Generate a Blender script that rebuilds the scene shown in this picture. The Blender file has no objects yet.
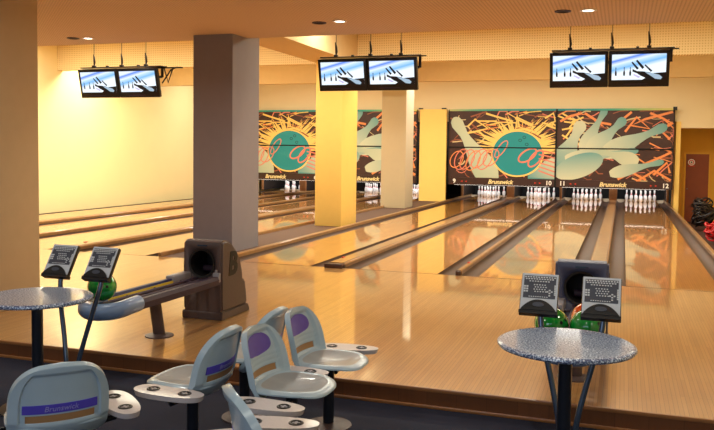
import bpy, bmesh, math, random
from math import sin, cos, pi, radians as R
from mathutils import Vector, Matrix, Euler
random.seed(7)
D = bpy.data
SC = bpy.context.scene
COL = SC.collection

# ------------------------------------------------------------------ camera
cam_d = D.cameras.new('camera'); cam = D.objects.new('camera', cam_d); COL.objects.link(cam)
H = 1.5811
YAW, PITCH, ROLL = .3265, .0557, .0132
fw = Vector((-sin(YAW)*cos(PITCH), cos(YAW)*cos(PITCH), -sin(PITCH)))
rt = Vector((cos(YAW), sin(YAW), 0)); up = rt.cross(fw)
c_, s_ = cos(ROLL), sin(ROLL)
rt2 = c_*rt + s_*up; up2 = -s_*rt + c_*up
m = Matrix((rt2, up2, -fw)).transposed().to_4x4(); m.translation = Vector((0, 0, H))
cam.matrix_world = m
cam_d.sensor_width = 36; cam_d.lens = 783.28/714*36
cam_d.shift_y = -19.62/714
cam_d.clip_end = 100; cam_d.clip_start = .05
SC.camera = cam

# ------------------------------------------------------------------ world, lights, exposure
W = D.worlds.new('world'); SC.world = W; W.use_nodes = True
W.node_tree.nodes['Background'].inputs[0].default_value = (1, .85, .65, 1)
W.node_tree.nodes['Background'].inputs[1].default_value = .02
SC.view_settings.view_transform = 'Standard'; SC.view_settings.look = 'None'
SC.view_settings.gamma = 1; SC.view_settings.use_curve_mapping = False
SC.view_settings.exposure = 0.0

def area(name, loc, sx, sy, power, color, rot=(0, 0, 0), spread=180):
    l = D.lights.new(name, 'AREA'); l.shape = 'RECTANGLE'; l.size = sx; l.size_y = sy
    l.energy = power; l.color = color; l.spread = R(spread)
    o = D.objects.new(name, l); COL.objects.link(o); o.location = loc; o.rotation_euler = rot
    return o
WARM = (1, .95, .74); NEUT = (1, .98, .86)
# lamps of the raised ceiling over the lanes (hidden behind the bulkheads)
area('cove_light', (-5.2, 13.6, 4.12), 14.5, .8, 640, WARM)
area('cove_light', (-5.2, 17.0, 4.12), 14.5, .8, 430, WARM)
area('cove_light', (-5.2, 22.0, 4.12), 14.5, .8, 520, NEUT)
area('cove_light', (-12.2, 13.4, 4.1), 1.2, 2.4, 100, WARM)
area('cove_light', (-12.2, 17.0, 4.1), 1.4, 1.0, 90, WARM)
# added cool fill from behind the camera, for the blue cast on the chairs
area('cool_fill_light', (-1.8, -2.6, 1.9), 4.5, 1.6, 70, (.62, .76, 1), (R(90), 0, 0))

# ------------------------------------------------------------------ helpers
def srgb(r, g, b):
    f = lambda c: (c/255/12.92 if c/255 <= .04045 else ((c/255+.055)/1.055)**2.4)
    return (f(r), f(g), f(b), 1)
def mat(name, col, rough=.5, metal=0, coat=0, coat_r=.05, noise=0, nscale=8, spec=.5, bump=0, bscale=60):
    m = D.materials.new(name); m.use_nodes = True; nt = m.node_tree; b = nt.nodes['Principled BSDF']
    col = srgb(*col)
    b.inputs['Base Color'].default_value = col; b.inputs['Roughness'].default_value = rough
    b.inputs['Metallic'].default_value = metal; b.inputs['Coat Weight'].default_value = coat
    b.inputs['Coat Roughness'].default_value = coat_r; b.inputs['Specular IOR Level'].default_value = spec
    tc = nt.nodes.new('ShaderNodeTexCoord')
    n = nt.nodes.new('ShaderNodeTexNoise'); n.inputs['Scale'].default_value = nscale; n.inputs['Detail'].default_value = 4
    nt.links.new(tc.outputs['Object'], n.inputs['Vector'])
    if noise <= 0: noise = .04
    mx = nt.nodes.new('ShaderNodeMix'); mx.data_type = 'RGBA'
    mx.inputs['A'].default_value = tuple(c*(1-noise) for c in col[:3])+(1,)
    mx.inputs['B'].default_value = tuple(min(1, c*(1+noise)) for c in col[:3])+(1,)
    nt.links.new(n.outputs['Fac'], mx.inputs['Factor']); nt.links.new(mx.outputs['Result'], b.inputs['Base Color'])
    if bump:
        n2 = nt.nodes.new('ShaderNodeTexNoise'); n2.inputs['Scale'].default_value = bscale
        nt.links.new(tc.outputs['Object'], n2.inputs['Vector'])
        bp = nt.nodes.new('ShaderNodeBump'); bp.inputs['Strength'].default_value = bump; bp.inputs['Distance'].default_value = .01
        nt.links.new(n2.outputs['Fac'], bp.inputs['Height']); nt.links.new(bp.outputs['Normal'], b.inputs['Normal'])
    return m
def emis(name, col, s):
    m = D.materials.new(name); m.use_nodes = True; nt = m.node_tree; b = nt.nodes['Principled BSDF']
    b.inputs['Base Color'].default_value = (0, 0, 0, 1)
    b.inputs['Emission Color'].default_value = srgb(*col); b.inputs['Emission Strength'].default_value = s
    return m
def wood(name, c1, c2, cm, rough=.3, coat=1, coat_r=.06, bw=1.1, rh=.027, bump=.0, blotch=.12):
    """boards running along +Y"""
    m = D.materials.new(name); m.use_nodes = True; nt = m.node_tree; b = nt.nodes['Principled BSDF']
    tc = nt.nodes.new('ShaderNodeTexCoord'); mp = nt.nodes.new('ShaderNodeMapping')
    mp.inputs['Rotation'].default_value = (0, 0, R(90))
    br = nt.nodes.new('ShaderNodeTexBrick'); br.inputs['Scale'].default_value = 1
    br.inputs['Brick Width'].default_value = bw; br.inputs['Row Height'].default_value = rh
    br.inputs['Mortar Size'].default_value = .0012; br.inputs['Mortar Smooth'].default_value = .3
    br.inputs['Color1'].default_value = srgb(*c1); br.inputs['Color2'].default_value = srgb(*c2); br.inputs['Mortar'].default_value = srgb(*cm)
    br.offset = .37; br.offset_frequency = 2
    nt.links.new(tc.outputs['Object'], mp.inputs[0]); nt.links.new(mp.outputs[0], br.inputs['Vector'])
    mp2 = nt.nodes.new('ShaderNodeMapping'); mp2.inputs['Scale'].default_value = (18, .8, 1)
    n = nt.nodes.new('ShaderNodeTexNoise'); n.inputs['Scale'].default_value = 2; n.inputs['Detail'].default_value = 5
    nt.links.new(tc.outputs['Object'], mp2.inputs[0]); nt.links.new(mp2.outputs[0], n.inputs['Vector'])
    n3 = nt.nodes.new('ShaderNodeTexNoise'); n3.inputs['Scale'].default_value = 1.7; n3.inputs['Detail'].default_value = 3
    nt.links.new(tc.outputs['Object'], n3.inputs['Vector'])
    ad = nt.nodes.new('ShaderNodeMath'); ad.operation = 'ADD'
    nt.links.new(n.outputs['Fac'], ad.inputs[0]); nt.links.new(n3.outputs['Fac'], ad.inputs[1])
    mr = nt.nodes.new('ShaderNodeMapRange'); mr.inputs['From Min'].default_value = .6; mr.inputs['From Max'].default_value = 1.4
    mr.inputs['To Min'].default_value = 1-blotch; mr.inputs['To Max'].default_value = 1+blotch
    nt.links.new(ad.outputs[0], mr.inputs['Value'])
    vm = nt.nodes.new('ShaderNodeVectorMath'); vm.operation = 'SCALE'
    nt.links.new(br.outputs['Color'], vm.inputs[0]); nt.links.new(mr.outputs[0], vm.inputs['Scale'])
    nt.links.new(vm.outputs[0], b.inputs['Base Color'])
    b.inputs['Roughness'].default_value = rough; b.inputs['Coat Weight'].default_value = coat; b.inputs['Coat Roughness'].default_value = coat_r
    return m
def dotted(name, col, dark, pitch, r, plane='XY', rough=.8):
    m = D.materials.new(name); m.use_nodes = True; nt = m.node_tree; b = nt.nodes['Principled BSDF']
    tc = nt.nodes.new('ShaderNodeTexCoord'); sp = nt.nodes.new('ShaderNodeSeparateXYZ'); nt.links.new(tc.outputs['Object'], sp.inputs[0])
    outs = []
    for ax in plane:
        a = nt.nodes.new('ShaderNodeMath'); a.operation = 'PINGPONG'; a.inputs[1].default_value = pitch/2
        nt.links.new(sp.outputs[ax], a.inputs[0]); outs.append(a)
    cb = nt.nodes.new('ShaderNodeCombineXYZ'); nt.links.new(outs[0].outputs[0], cb.inputs[0]); nt.links.new(outs[1].outputs[0], cb.inputs[1])
    ln = nt.nodes.new('ShaderNodeVectorMath'); ln.operation = 'LENGTH'; nt.links.new(cb.outputs[0], ln.inputs[0])
    lt = nt.nodes.new('ShaderNodeMapRange'); lt.inputs['From Min'].default_value = r*.7; lt.inputs['From Max'].default_value = r*1.2
    nt.links.new(ln.outputs['Value'], lt.inputs['Value'])
    mx = nt.nodes.new('ShaderNodeMix'); mx.data_type = 'RGBA'; mx.inputs['A'].default_value = srgb(*dark); mx.inputs['B'].default_value = srgb(*col)
    nt.links.new(lt.outputs[0], mx.inputs['Factor']); nt.links.new(mx.outputs['Result'], b.inputs['Base Color'])
    b.inputs['Roughness'].default_value = rough
    return m

M = {}
M['carpet'] = mat('navy speckled carpet', (28, 32, 54), .95, noise=.6, nscale=120, bump=.4, bscale=300)
M['approach'] = wood('approach maple boards', (196, 146, 84), (180, 130, 72), (118, 76, 38), coat_r=.05, blotch=.1)
M['lane'] = wood('lane boards', (202, 142, 68), (190, 128, 58), (130, 80, 34), coat_r=.035, blotch=.16)
M['riser'] = wood('step riser wood', (122, 76, 44), (110, 68, 38), (74, 44, 24), coat=.4, bw=.6, rh=.2)
M['nosing'] = mat('step nosing wood', (156, 104, 60), .35, coat=.5, noise=.15, nscale=5)
M['gutter'] = mat('brown gutter plastic', (66, 40, 26), .5, coat=.1, coat_r=.3, noise=.2, nscale=6)
M['cap'] = mat('tan divider capping', (160, 118, 72), .32, coat=.55, coat_r=.1, noise=.4, nscale=9)
M['capdark'] = mat('dark divider edge', (74, 50, 40), .4, noise=.1)
M['walk'] = mat('brown walkway covering', (86, 60, 46), .8, noise=.2, nscale=30)
M['lowceil'] = dotted('tan perforated ceiling tile', (214, 186, 154), (160, 132, 104), .045, .011)
M['highceil'] = mat('cream ceiling', (236, 214, 160), .9)
M['bulk'] = dotted('cream perforated bulkhead', (240, 218, 166), (206, 176, 120), .05, .012, 'XZ')
M['bulk2'] = mat('tan bulkhead', (210, 184, 138), .9, noise=.05)
M['wall'] = mat('yellow painted wall', (240, 224, 172), .85, noise=.03, nscale=2)
M['backwall'] = mat('cream painted wall', (236, 216, 172), .9, noise=.03, nscale=2)
M['colgrey'] = mat('taupe painted column', (136, 130, 136), .85, bump=.3, bscale=200, noise=.05)
M['pillar'] = mat('tan painted column', (204, 176, 134), .85, bump=.3, bscale=200, noise=.05)
M['colyel'] = mat('bright yellow paint', (250, 208, 112), .7, noise=.03)
M['colstone'] = mat('pale grey paint', (206, 192, 164), .8, noise=.03)
M['black'] = mat('black plastic', (18, 17, 19), .35)
M['matteblack'] = mat('matte black', (12, 11, 12), .85)
M['darkpost'] = mat('dark blue steel post', (28, 34, 46), .3, metal=.3, coat=.5)
M['steelblue'] = mat('blue grey steel tube', (70, 88, 112), .25, metal=.5, coat=.5)
M['shell'] = mat('pale blue grey seat plastic', (166, 188, 202), .32, coat=.35, coat_r=.15, noise=.05, nscale=12)
M['pan'] = mat('worn grey seat pan', (150, 152, 152), .38, noise=.16, nscale=14, coat=.2)
M['purple'] = mat('purple insert', (98, 78, 168), .45, noise=.12, nscale=20)
M['violetlabel'] = mat('violet label', (82, 72, 190), .4, noise=.1, nscale=20)
M['slotbrown'] = mat('tan brown slot panel', (160, 122, 82), .6)
M['letter'] = mat('pale lettering', (150, 148, 214), .5)
M['traytop'] = mat('pale pinkish grey tray', (196, 188, 188), .4, noise=.1, nscale=60, coat=.2)
def speckle(name, a, b_, c, scale, rough, coat):
    m = mat(name, a, rough, coat=coat, coat_r=.1); nt = m.node_tree; b = nt.nodes['Principled BSDF']
    nz = [n for n in nt.nodes if n.type == 'TEX_NOISE'][0]; nz.inputs['Scale'].default_value = scale; nz.inputs['Detail'].default_value = 2
    rp = nt.nodes.new('ShaderNodeValToRGB'); e = rp.color_ramp.elements
    e[0].position = .40; e[0].color = srgb(*b_); e[1].position = .62; e[1].color = srgb(*c); k = e.new(.50); k.color = srgb(*a)
    nt.links.new(nz.outputs['Fac'], rp.inputs[0]); nt.links.new(rp.outputs[0], b.inputs['Base Color']); return m
M['table'] = speckle('speckled grey table laminate', (160, 138, 120), (118, 96, 80), (206, 192, 178), 95, .42, .1)
M['tableedge'] = speckle('speckled blue grey table edge', (112, 134, 172), (60, 74, 110), (220, 232, 246), 110, .3, .5)
M['hood'] = mat('mauve brown hood plastic', (86, 70, 68), .45, noise=.15, nscale=40, bump=.15)
M['hoodblue'] = mat('slate blue hood plastic', (70, 74, 100), .45, noise=.12, nscale=40, bump=.15)
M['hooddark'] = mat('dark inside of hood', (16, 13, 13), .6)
M['railblue'] = mat('dark navy rail', (36, 40, 88), .5, spec=.3)
M['railmauve'] = mat('dark mauve rail', (60, 46, 62), .5, spec=.3)
M['yellowstripe'] = mat('yellow stripe', (230, 205, 60), .35, coat=.5)
M['endcap'] = mat('pale steel blue plastic', (122, 148, 186), .3, coat=.5, noise=.08)
M['guide'] = mat('grey plastic guide', (146, 142, 148), .4)
M['silver'] = mat('silver grey console plastic', (196, 202, 210), .45)
M['keypad'] = mat('dark slate keypad', (66, 70, 82), .4)
M['keys'] = mat('pale keys', (206, 210, 214), .5)
M['pinwhite'] = mat('white pin coating', (250, 250, 250), .2, coat=1)
M['pinred'] = mat('red pin stripe', (200, 30, 45), .3)
def marbled(name, a, b_):
    m = mat(name, a, .08, coat=1, coat_r=.03); nt = m.node_tree
    mx = [n for n in nt.nodes if n.type == 'MIX'][0]; mx.inputs['A'].default_value = srgb(*a); mx.inputs['B'].default_value = srgb(*b_)
    nz = [n for n in nt.nodes if n.type == 'TEX_NOISE'][0]; nz.inputs['Scale'].default_value = 7; nz.inputs['Distortion'].default_value = 1.5
    return m
M['ballgreen'] = marbled('green marbled ball', (0, 60, 22), (30, 190, 70))
M['ballorange'] = marbled('orange red ball', (190, 40, 14), (255, 110, 40))
M['teal'] = mat('teal print', (24, 142, 146), .45, noise=.1, nscale=40)
M['artbrown'] = mat('dark brown printed ground', (62, 34, 26), .5, noise=.5, nscale=5)
M['artyellow'] = mat('yellow print', (248, 206, 110), .5)
M['artorange'] = mat('orange print', (238, 144, 80), .5)
M['artcoral'] = mat('coral print', (226, 128, 104), .5)
M['artrust'] = mat('rust print', (150, 84, 54), .5)
M['hole'] = mat('dark teal print', (16, 84, 84), .5)
M['artcream'] = mat('cream print', (214, 190, 140), .5)
M['lettercream'] = mat('cream lettering', (246, 224, 160), .5)
M['white'] = mat('white lettering', (250, 246, 236), .5)
M['red'] = mat('red marking', (210, 50, 30), .5)
M['strip'] = mat('dark brown header', (58, 32, 24), .4, noise=.2, nscale=10)
M['kick'] = mat('worn wood kickback', (150, 104, 62), .6, noise=.3, nscale=12)
M['kickdark'] = mat('dark pit panel', (30, 22, 18), .7)
M['tailplank'] = mat('pale tail plank', (200, 180, 150), .4)
M['door'] = mat('red brown door', (136, 62, 24), .5, noise=.15, nscale=6)
M['sunk'] = mat('dark red brown carpet', (60, 30, 26), .9, noise=.3, nscale=60)
M['recess'] = mat('ochre paint', (226, 166, 56), .8)
M['chrome'] = mat('steel wire', (120, 115, 105), .3, metal=.9)
M['redhose'] = mat('red rubber', (200, 24, 36), .4)
M['darkhose'] = mat('black rubber', (34, 22, 22), .4)
M['lamp'] = emis('lit downlight lens', (255, 244, 220), 9)
M['tube'] = emis('lit tube', (255, 246, 230), 3.5)
M['lampring'] = mat('white lamp ring', (230, 224, 210), .4)
M['scr_dark'] = emis('screen black', (10, 10, 16), .5)
M['scr_arm'] = emis('screen pale arm', (180, 206, 226), .9)
M['scr_pink'] = emis('screen violet', (210, 196, 240), 1)
# screen gradient: printed picture of a pale sky
def screen_mat():
    m = D.materials.new('screen sky picture'); m.use_nodes = True; nt = m.node_tree; b = nt.nodes['Principled BSDF']
    b.inputs['Base Color'].default_value = (.02, .02, .02, 1); b.inputs['Roughness'].default_value = .2
    tc = nt.nodes.new('ShaderNodeTexCoord'); sp = nt.nodes.new('ShaderNodeSeparateXYZ'); nt.links.new(tc.outputs['Object'], sp.inputs[0])
    ma = nt.nodes.new('ShaderNodeMath'); ma.operation = 'MULTIPLY_ADD'; ma.inputs[1].default_value = -.25
    nt.links.new(sp.outputs['X'], ma.inputs[0]); nt.links.new(sp.outputs['Z'], ma.inputs[2])
    r = nt.nodes.new('ShaderNodeValToRGB'); mr = nt.nodes.new('ShaderNodeMapRange')
    mr.inputs['From Min'].default_value = -.2; mr.inputs['From Max'].default_value = .22
    nt.links.new(ma.outputs[0], mr.inputs['Value']); nt.links.new(mr.outputs[0], r.inputs[0])
    e = r.color_ramp.elements; e[0].position = 0; e[0].color = srgb(235, 248, 255); e[1].position = 1; e[1].color = srgb(226, 240, 255)
    for p, c in ((.5, (236, 246, 255)), (.64, (120, 186, 246)), (.74, (180, 218, 252)), (.82, (226, 240, 255)), (.93, (70, 130, 240))):
        k = e.new(p); k.color = srgb(*c)
    nt.links.new(r.outputs[0], b.inputs['Emission Color']); b.inputs['Emission Strength'].default_value = 1.15
    return m
M['screen'] = screen_mat()
# airbrushed pin print: colour attribute carries the print's own teal to cream fade
def attr_mat(name, rough=.45):
    m = D.materials.new(name); m.use_nodes = True; nt = m.node_tree; b = nt.nodes['Principled BSDF']
    a = nt.nodes.new('ShaderNodeAttribute'); a.attribute_name = 'print'
    nt.links.new(a.outputs['Color'], b.inputs['Base Color']); b.inputs['Roughness'].default_value = rough
    return m
M['print'] = attr_mat('airbrushed print')

def ob(name, me, parent=None, mats=None, loc=None, rot=None):
    o = D.objects.new(name, me); COL.objects.link(o)
    if mats is not None:
        for k in (mats if isinstance(mats, (list, tuple)) else [mats]): me.materials.append(M[k] if isinstance(k, str) else k)
    if parent is not None: o.parent = parent
    if loc is not None: o.location = loc
    if rot is not None: o.rotation_euler = rot
    return o
def finish(bm, smooth=None):
    me = D.meshes.new('mesh'); bmesh.ops.recalc_face_normals(bm, faces=bm.faces); bm.to_mesh(me); bm.free()
    if smooth:
        for p in me.polygons: p.use_smooth = True
        me.set_sharp_from_angle(angle=R(smooth))
    return me
def box_in(bm, x0, x1, y0, y1, z0, z1, mi=0, bev=0):
    vs = [bm.verts.new((x, y, z)) for x in (x0, x1) for y in (y0, y1) for z in (z0, z1)]
    fs = []
    for q in ((0, 1, 3, 2), (4, 6, 7, 5), (0, 4, 5, 1), (2, 3, 7, 6), (0, 2, 6, 4), (1, 5, 7, 3)):
        f = bm.faces.new([vs[i] for i in q]); f.material_index = mi; fs.append(f)
    if bev:
        es = list({e for f in fs for e in f.edges})
        bmesh.ops.bevel(bm, geom=es, offset=bev, segments=2, affect='EDGES', profile=.5)
def box(name, x0, x1, y0, y1, z0, z1, m_, parent=None, bev=0, origin=None):
    bm = bmesh.new()
    o = origin or (0, 0, 0)
    box_in(bm, x0-o[0], x1-o[0], y0-o[1], y1-o[1], z0-o[2], z1-o[2], 0, bev)
    return ob(name, finish(bm, 35 if bev else None), parent, m_, loc=origin)
def lathe(prof, n=32, cap=True, mi=None, smooth=40):
    bm = bmesh.new(); rings = []
    for k, (r, z) in enumerate(prof):
        if r < 1e-5: rings.append([bm.verts.new((0, 0, z))])
        else: rings.append([bm.verts.new((r*cos(2*pi*i/n), r*sin(2*pi*i/n), z)) for i in range(n)])
    for k in range(len(rings)-1):
        a, b = rings[k], rings[k+1]
        for i in range(n):
            j = (i+1) % n
            if len(a) == 1 and len(b) == 1: continue
            if len(a) == 1: f = bm.faces.new((a[0], b[i], b[j]))
            elif len(b) == 1: f = bm.faces.new((a[i], a[j], b[0]))
            else: f = bm.faces.new((a[i], a[j], b[j], b[i]))
            if mi: f.material_index = mi(k)
    if cap:
        for rg in (rings[0], rings[-1]):
            if len(rg) > 1: bm.faces.new(rg)
    return finish(bm, smooth)
def tube_in(bm, pts, r, n=10, mi=0, rz=None, closed=False):
    """tube through pts; r may be a list"""
    pts = [Vector(p) for p in pts]; rings = []; prev = None
    N = len(pts)
    for i, p in enumerate(pts):
        if closed: t = (pts[(i+1) % N]-pts[i-1])
        else: t = (pts[min(i+1, N-1)]-pts[max(i-1, 0)])
        t.normalize()
        if prev is None:
            a = Vector((0, 0, 1)) if abs(t.z) < .9 else Vector((1, 0, 0))
            u = t.cross(a).normalized()
        else:
            u = (prev - t*prev.dot(t)).normalized()
        prev = u; v = t.cross(u)
        rr = r[i] if isinstance(r, (list, tuple)) else r
        rv = rr if rz is None else rz
        rings.append([bm.verts.new(p+u*rr*cos(2*pi*k/n)+v*rv*sin(2*pi*k/n)) for k in range(n)])
    M_ = N if closed else N-1
    for i in range(M_):
        a, b = rings[i], rings[(i+1) % N]
        for k in range(n):
            f = bm.faces.new((a[k], a[(k+1) % n], b[(k+1) % n], b[k])); f.material_index = mi
    if not closed:
        bm.faces.new(rings[0]).material_index = mi; bm.faces.new(rings[-1][::-1]).material_index = mi
def tube(name, pts, r, m_, parent=None, n=10, rz=None, closed=False):
    bm = bmesh.new(); tube_in(bm, pts, r, n, 0, rz, closed); return ob(name, finish(bm, 50), parent, m_)
def spline(pts, k=8):
    """Catmull-Rom"""
    P = [Vector(p) for p in pts]; P = [2*P[0]-P[1]]+P+[2*P[-1]-P[-2]]; out = []
    for i in range(1, len(P)-2):
        a, b, c, d = P[i-1:i+3]
        for j in range(k):
            t = j/k
            out.append(.5*((2*b)+(c-a)*t+(2*a-5*b+4*c-d)*t*t+(3*b-a-3*c+d)*t**3))
    out.append(P[-2]); return out
def prism_in(bm, poly, lo, hi, axes='XYZ', mi=0):
    """poly in first two axes, extruded along third"""
    ix = ['XYZ'.index(a) for a in axes]
    def mk(a, b, c):
        v = [0, 0, 0]; v[ix[0]] = a; v[ix[1]] = b; v[ix[2]] = c; return bm.verts.new(v)
    A = [mk(a, b, lo) for a, b in poly]; B = [mk(a, b, hi) for a, b in poly]; n = len(poly)
    bm.faces.new(A).material_index = mi; bm.faces.new(B[::-1]).material_index = mi
    for i in range(n):
        bm.faces.new((A[i], B[i], B[(i+1) % n], A[(i+1) % n])).material_index = mi
def prism(name, poly, lo, hi, axes, m_, parent=None, smooth=None, bev=0):
    bm = bmesh.new(); prism_in(bm, poly, lo, hi, axes)
    bmesh.ops.recalc_face_normals(bm, faces=bm.faces)
    if bev: bmesh.ops.bevel(bm, geom=[e for e in bm.edges if e.calc_face_angle(0) > .5], offset=bev, segments=2, affect='EDGES')
    return ob(name, finish(bm, smooth), parent, m_)
def slab(nu, nv, top, bot, keep=lambda s, t: True, mi=lambda s, t: 0):
    """closed sheet between two surfaces over a grid, with holes where keep() is false"""
    bm = bmesh.new()
    S = [-1+2*i/nu for i in range(nu+1)]; T = [j/nv for j in range(nv+1)]
    A = [[bm.verts.new(top(s, t)) for t in T] for s in S]; B = [[bm.verts.new(bot(s, t)) for t in T] for s in S]
    K = [[keep((S[i]+S[i+1])/2, (T[j]+T[j+1])/2) for j in range(nv)] for i in range(nu)]
    g = lambda i, j: 0 <= i < nu and 0 <= j < nv and K[i][j]
    for i in range(nu):
        for j in range(nv):
            if not K[i][j]: continue
            k = mi((S[i]+S[i+1])/2, (T[j]+T[j+1])/2)
            f = bm.faces.new((A[i][j], A[i+1][j], A[i+1][j+1], A[i][j+1])); f.material_index = k
            bm.faces.new((B[i][j], B[i][j+1], B[i+1][j+1], B[i+1][j]))
            for (di, dj, p, q) in ((-1, 0, (i, j+1), (i, j)), (1, 0, (i+1, j), (i+1, j+1)), (0, -1, (i, j), (i+1, j)), (0, 1, (i+1, j+1), (i, j+1))):
                if not g(i+di, j+dj):
                    bm.faces.new((A[p[0]][p[1]], B[p[0]][p[1]], B[q[0]][q[1]], A[q[0]][q[1]]))
    bmesh.ops.remove_doubles(bm, verts=bm.verts, dist=1e-5)
    bmesh.ops.delete(bm, geom=[v for v in bm.verts if not v.link_faces], context='VERTS')
    return finish(bm, 55)
def text_mesh(s, size, depth=.002, shear=0, align='CENTER', bold=0):
    cu = D.curves.new('lettering', 'FONT'); cu.body = s; cu.size = size; cu.extrude = depth; cu.shear = shear; cu.offset = bold
    cu.align_x = align; cu.align_y = 'CENTER'; cu.resolution_u = 3
    o = D.objects.new('lettering', cu); COL.objects.link(o)
    dg = bpy.context.evaluated_depsgraph_get(); dg.update()
    me = D.meshes.new_from_object(o.evaluated_get(dg)); D.objects.remove(o); D.curves.remove(cu)
    me.materials.clear()
    return me
def text(name, s, size, m_, parent, loc, rot, **kw):
    return ob(name, text_mesh(s, size, **kw), parent, m_, loc, rot)
def thing(name, label, cat, loc=(0, 0, 0), rz=0, group=None):
    o = D.objects.new(name, None); COL.objects.link(o); o.empty_display_size = .1
    o.location = loc; o.rotation_euler = (0, 0, rz); o['label'] = label; o['category'] = cat
    if group: o['group'] = group
    return o
def tag(o, label, cat, group=None):
    o['label'] = label; o['category'] = cat
    if group: o['group'] = group
    return o
def struct(o, label=None, cat=None):
    o['kind'] = 'structure'
    if label: o['label'] = label
    if cat: o['category'] = cat
    return o
def dup(root, loc, rz=None, label=None, group=None):
    r = root.copy(); COL.objects.link(r); r.location = loc
    if rz is not None: r.rotation_euler = (0, 0, rz)
    if label: r['label'] = label
    if group: r['group'] = group
    for ch in list(root.children):
        c = ch.copy(); COL.objects.link(c); c.parent = r
        for g in ch.children:
            d = g.copy(); COL.objects.link(d); d.parent = c
    return r

# ------------------------------------------------------------------ measures
X0, PP, S, GAP, DF, DS, DM = -.282, 3.3986, .8945, 1.0289, 9.942, 5.0805, 25.06
def pairx(k): return X0-k*PP-(GAP if k >= 2 else 0)      # divider of pair 0:11/12 1:9/10 2:7/8 3:5/6
LX = {12: pairx(0)+S, 11: pairx(0)-S, 10: pairx(1)+S, 9: pairx(1)-S, 8: pairx(2)+S, 7: pairx(2)-S, 6: pairx(3)+S, 5: pairx(3)-S}
HW, GW = .533, .235
LW = -13.36; RW = 3.3; FZ = -.135
LE = 29.15            # lane end

# ------------------------------------------------------------------ room
struct(box('floor', LW, RW, -3.2, DS, FZ-.1, FZ, 'carpet'))
st = struct(box('floor', LW, RW, DS, DF, FZ-.1, 0, 'approach'))
struct(box('trim_1', LW, RW, DS-.012, DS, FZ+.022, -.022, 'riser'))
struct(box('trim_2', LW, RW, DS-.02, DS+.004, -.022, .003, 'nosing', bev=.004))
struct(box('trim_3', LW, RW, DS-.025, DS, FZ, FZ+.022, 'nosing', bev=.004))
struct(box('floor', LX[12]+HW+GW+.075, RW, DF, 26.7, -.6, -.47, 'sunk'))
struct(box('floor', LX[8]+HW+GW, LX[9]-HW-GW-.075, DF, DM+1, -.2, 0, 'walk'))
struct(box('wall_left', LW-.2, LW, -3.2, 31, -.6, 4.4, 'wall'))
struct(box('wall_right', RW, RW+.2, -3.2, 31, -.6, 4.4, 'wall'))
struct(box('ceiling', LW, RW, -3.2, 11.3, 3.35, 3.5, 'lowceil'))
struct(box('ceiling', LW, RW, 11.2, 31, 4.2, 4.35, 'highceil'))
struct(box('trim_4', LW, RW, 11.2, 11.3, 3.5, 4.2, 'bulk2'))
# front wall behind the photographer, with an unseen window opening added for the cool fill
bm = bmesh.new()
box_in(bm, LW, -4.3, -3.4, -3.2, -.2, 3.5); box_in(bm, .7, RW, -3.4, -3.2, -.2, 3.5)
box_in(bm, -4.3, .7, -3.4, -3.2, -.2, .9); box_in(bm, -4.3, .7, -3.4, -3.2, 2.8, 3.5)
struct(ob('wall_front', finish(bm), None, 'pillar'))
# bulkheads
struct(box('trim_5', LW, RW, 16.15, 16.35, 3.50, 4.2, 'bulk'))
struct(box('trim_6', LW, RW, 20.1, 20.3, 3.44, 4.2, 'bulk2'))
struct(box('trim_7', -6.40, -5.50, 11.7, 20.1, 3.501, 4.2, 'bulk2'))
# back wall with the recess for the door
bm = bmesh.new()
box_in(bm, LW, 1.50, DM+.14, DM+.3, 2.6, 4.2); box_in(bm, 1.50, RW, DM+.14, DM+.3, 2.41, 4.2)
struct(ob('wall_back', finish(bm), None, 'backwall'))
bm = bmesh.new(); box_in(bm, 1.47, 1.60, DM+.1, 26.5, -.47, 2.6, 0)
struct(ob('wall_recess', finish(bm), None, 'colyel'))
struct(box('wall_end', 1.6, RW, 26.5, 26.65, -.47, 2.6, 'recess'))
struct(box('wall_pit', LW, 1.47, 30.3, 30.5, -.6, 4.2, 'kickdark'))
# door
dr = D.objects.new('door_1', None); COL.objects.link(dr); dr.location = (2.19, 26.49, -.47); struct(dr)
def dp(name, x0, x1, z0, z1, y0, y1, m_): return box(name, x0, x1, y0, y1, z0, z1, m_, dr)
dp('door_panel', -.33, .33, .005, 2.115, -.05, -.005, 'door')
bm = bmesh.new(); box_in(bm, -.39, -.33, -.06, 0, 0, 2.175); box_in(bm, .33, .39, -.06, 0, 0, 2.175); box_in(bm, -.33, .33, -.06, 0, 2.115, 2.175)
ob('door_frame', finish(bm), dr, 'recess')
sg = ob('door_sign', lathe([(0, 0), (.10, 0), (.10, .004), (0, .004)], 28), dr, 'white', (-.17, -.051, 1.86), (R(90), 0, 0))
ob('sign_ring', lathe([(.05, .004), (.075, .004), (.075, .007), (.05, .007)], 28, cap=False), sg, 'red')
ob('sign_dot', lathe([(0, .004), (.026, .004), (.026, .007), (0, .007)], 16), sg, 'capdark')
bm = bmesh.new(); box_in(bm, -.09, .09, -.13, -.10, 0, .006); ob('sign_strip', finish(bm), sg, 'red')
ob('door_handle', lathe([(0, 0), (.018, 0), (.018, .06), (0, .06)], 12), dr, 'chrome', (-.27, -.05, 1.03), (R(90), 0, 0))

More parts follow.
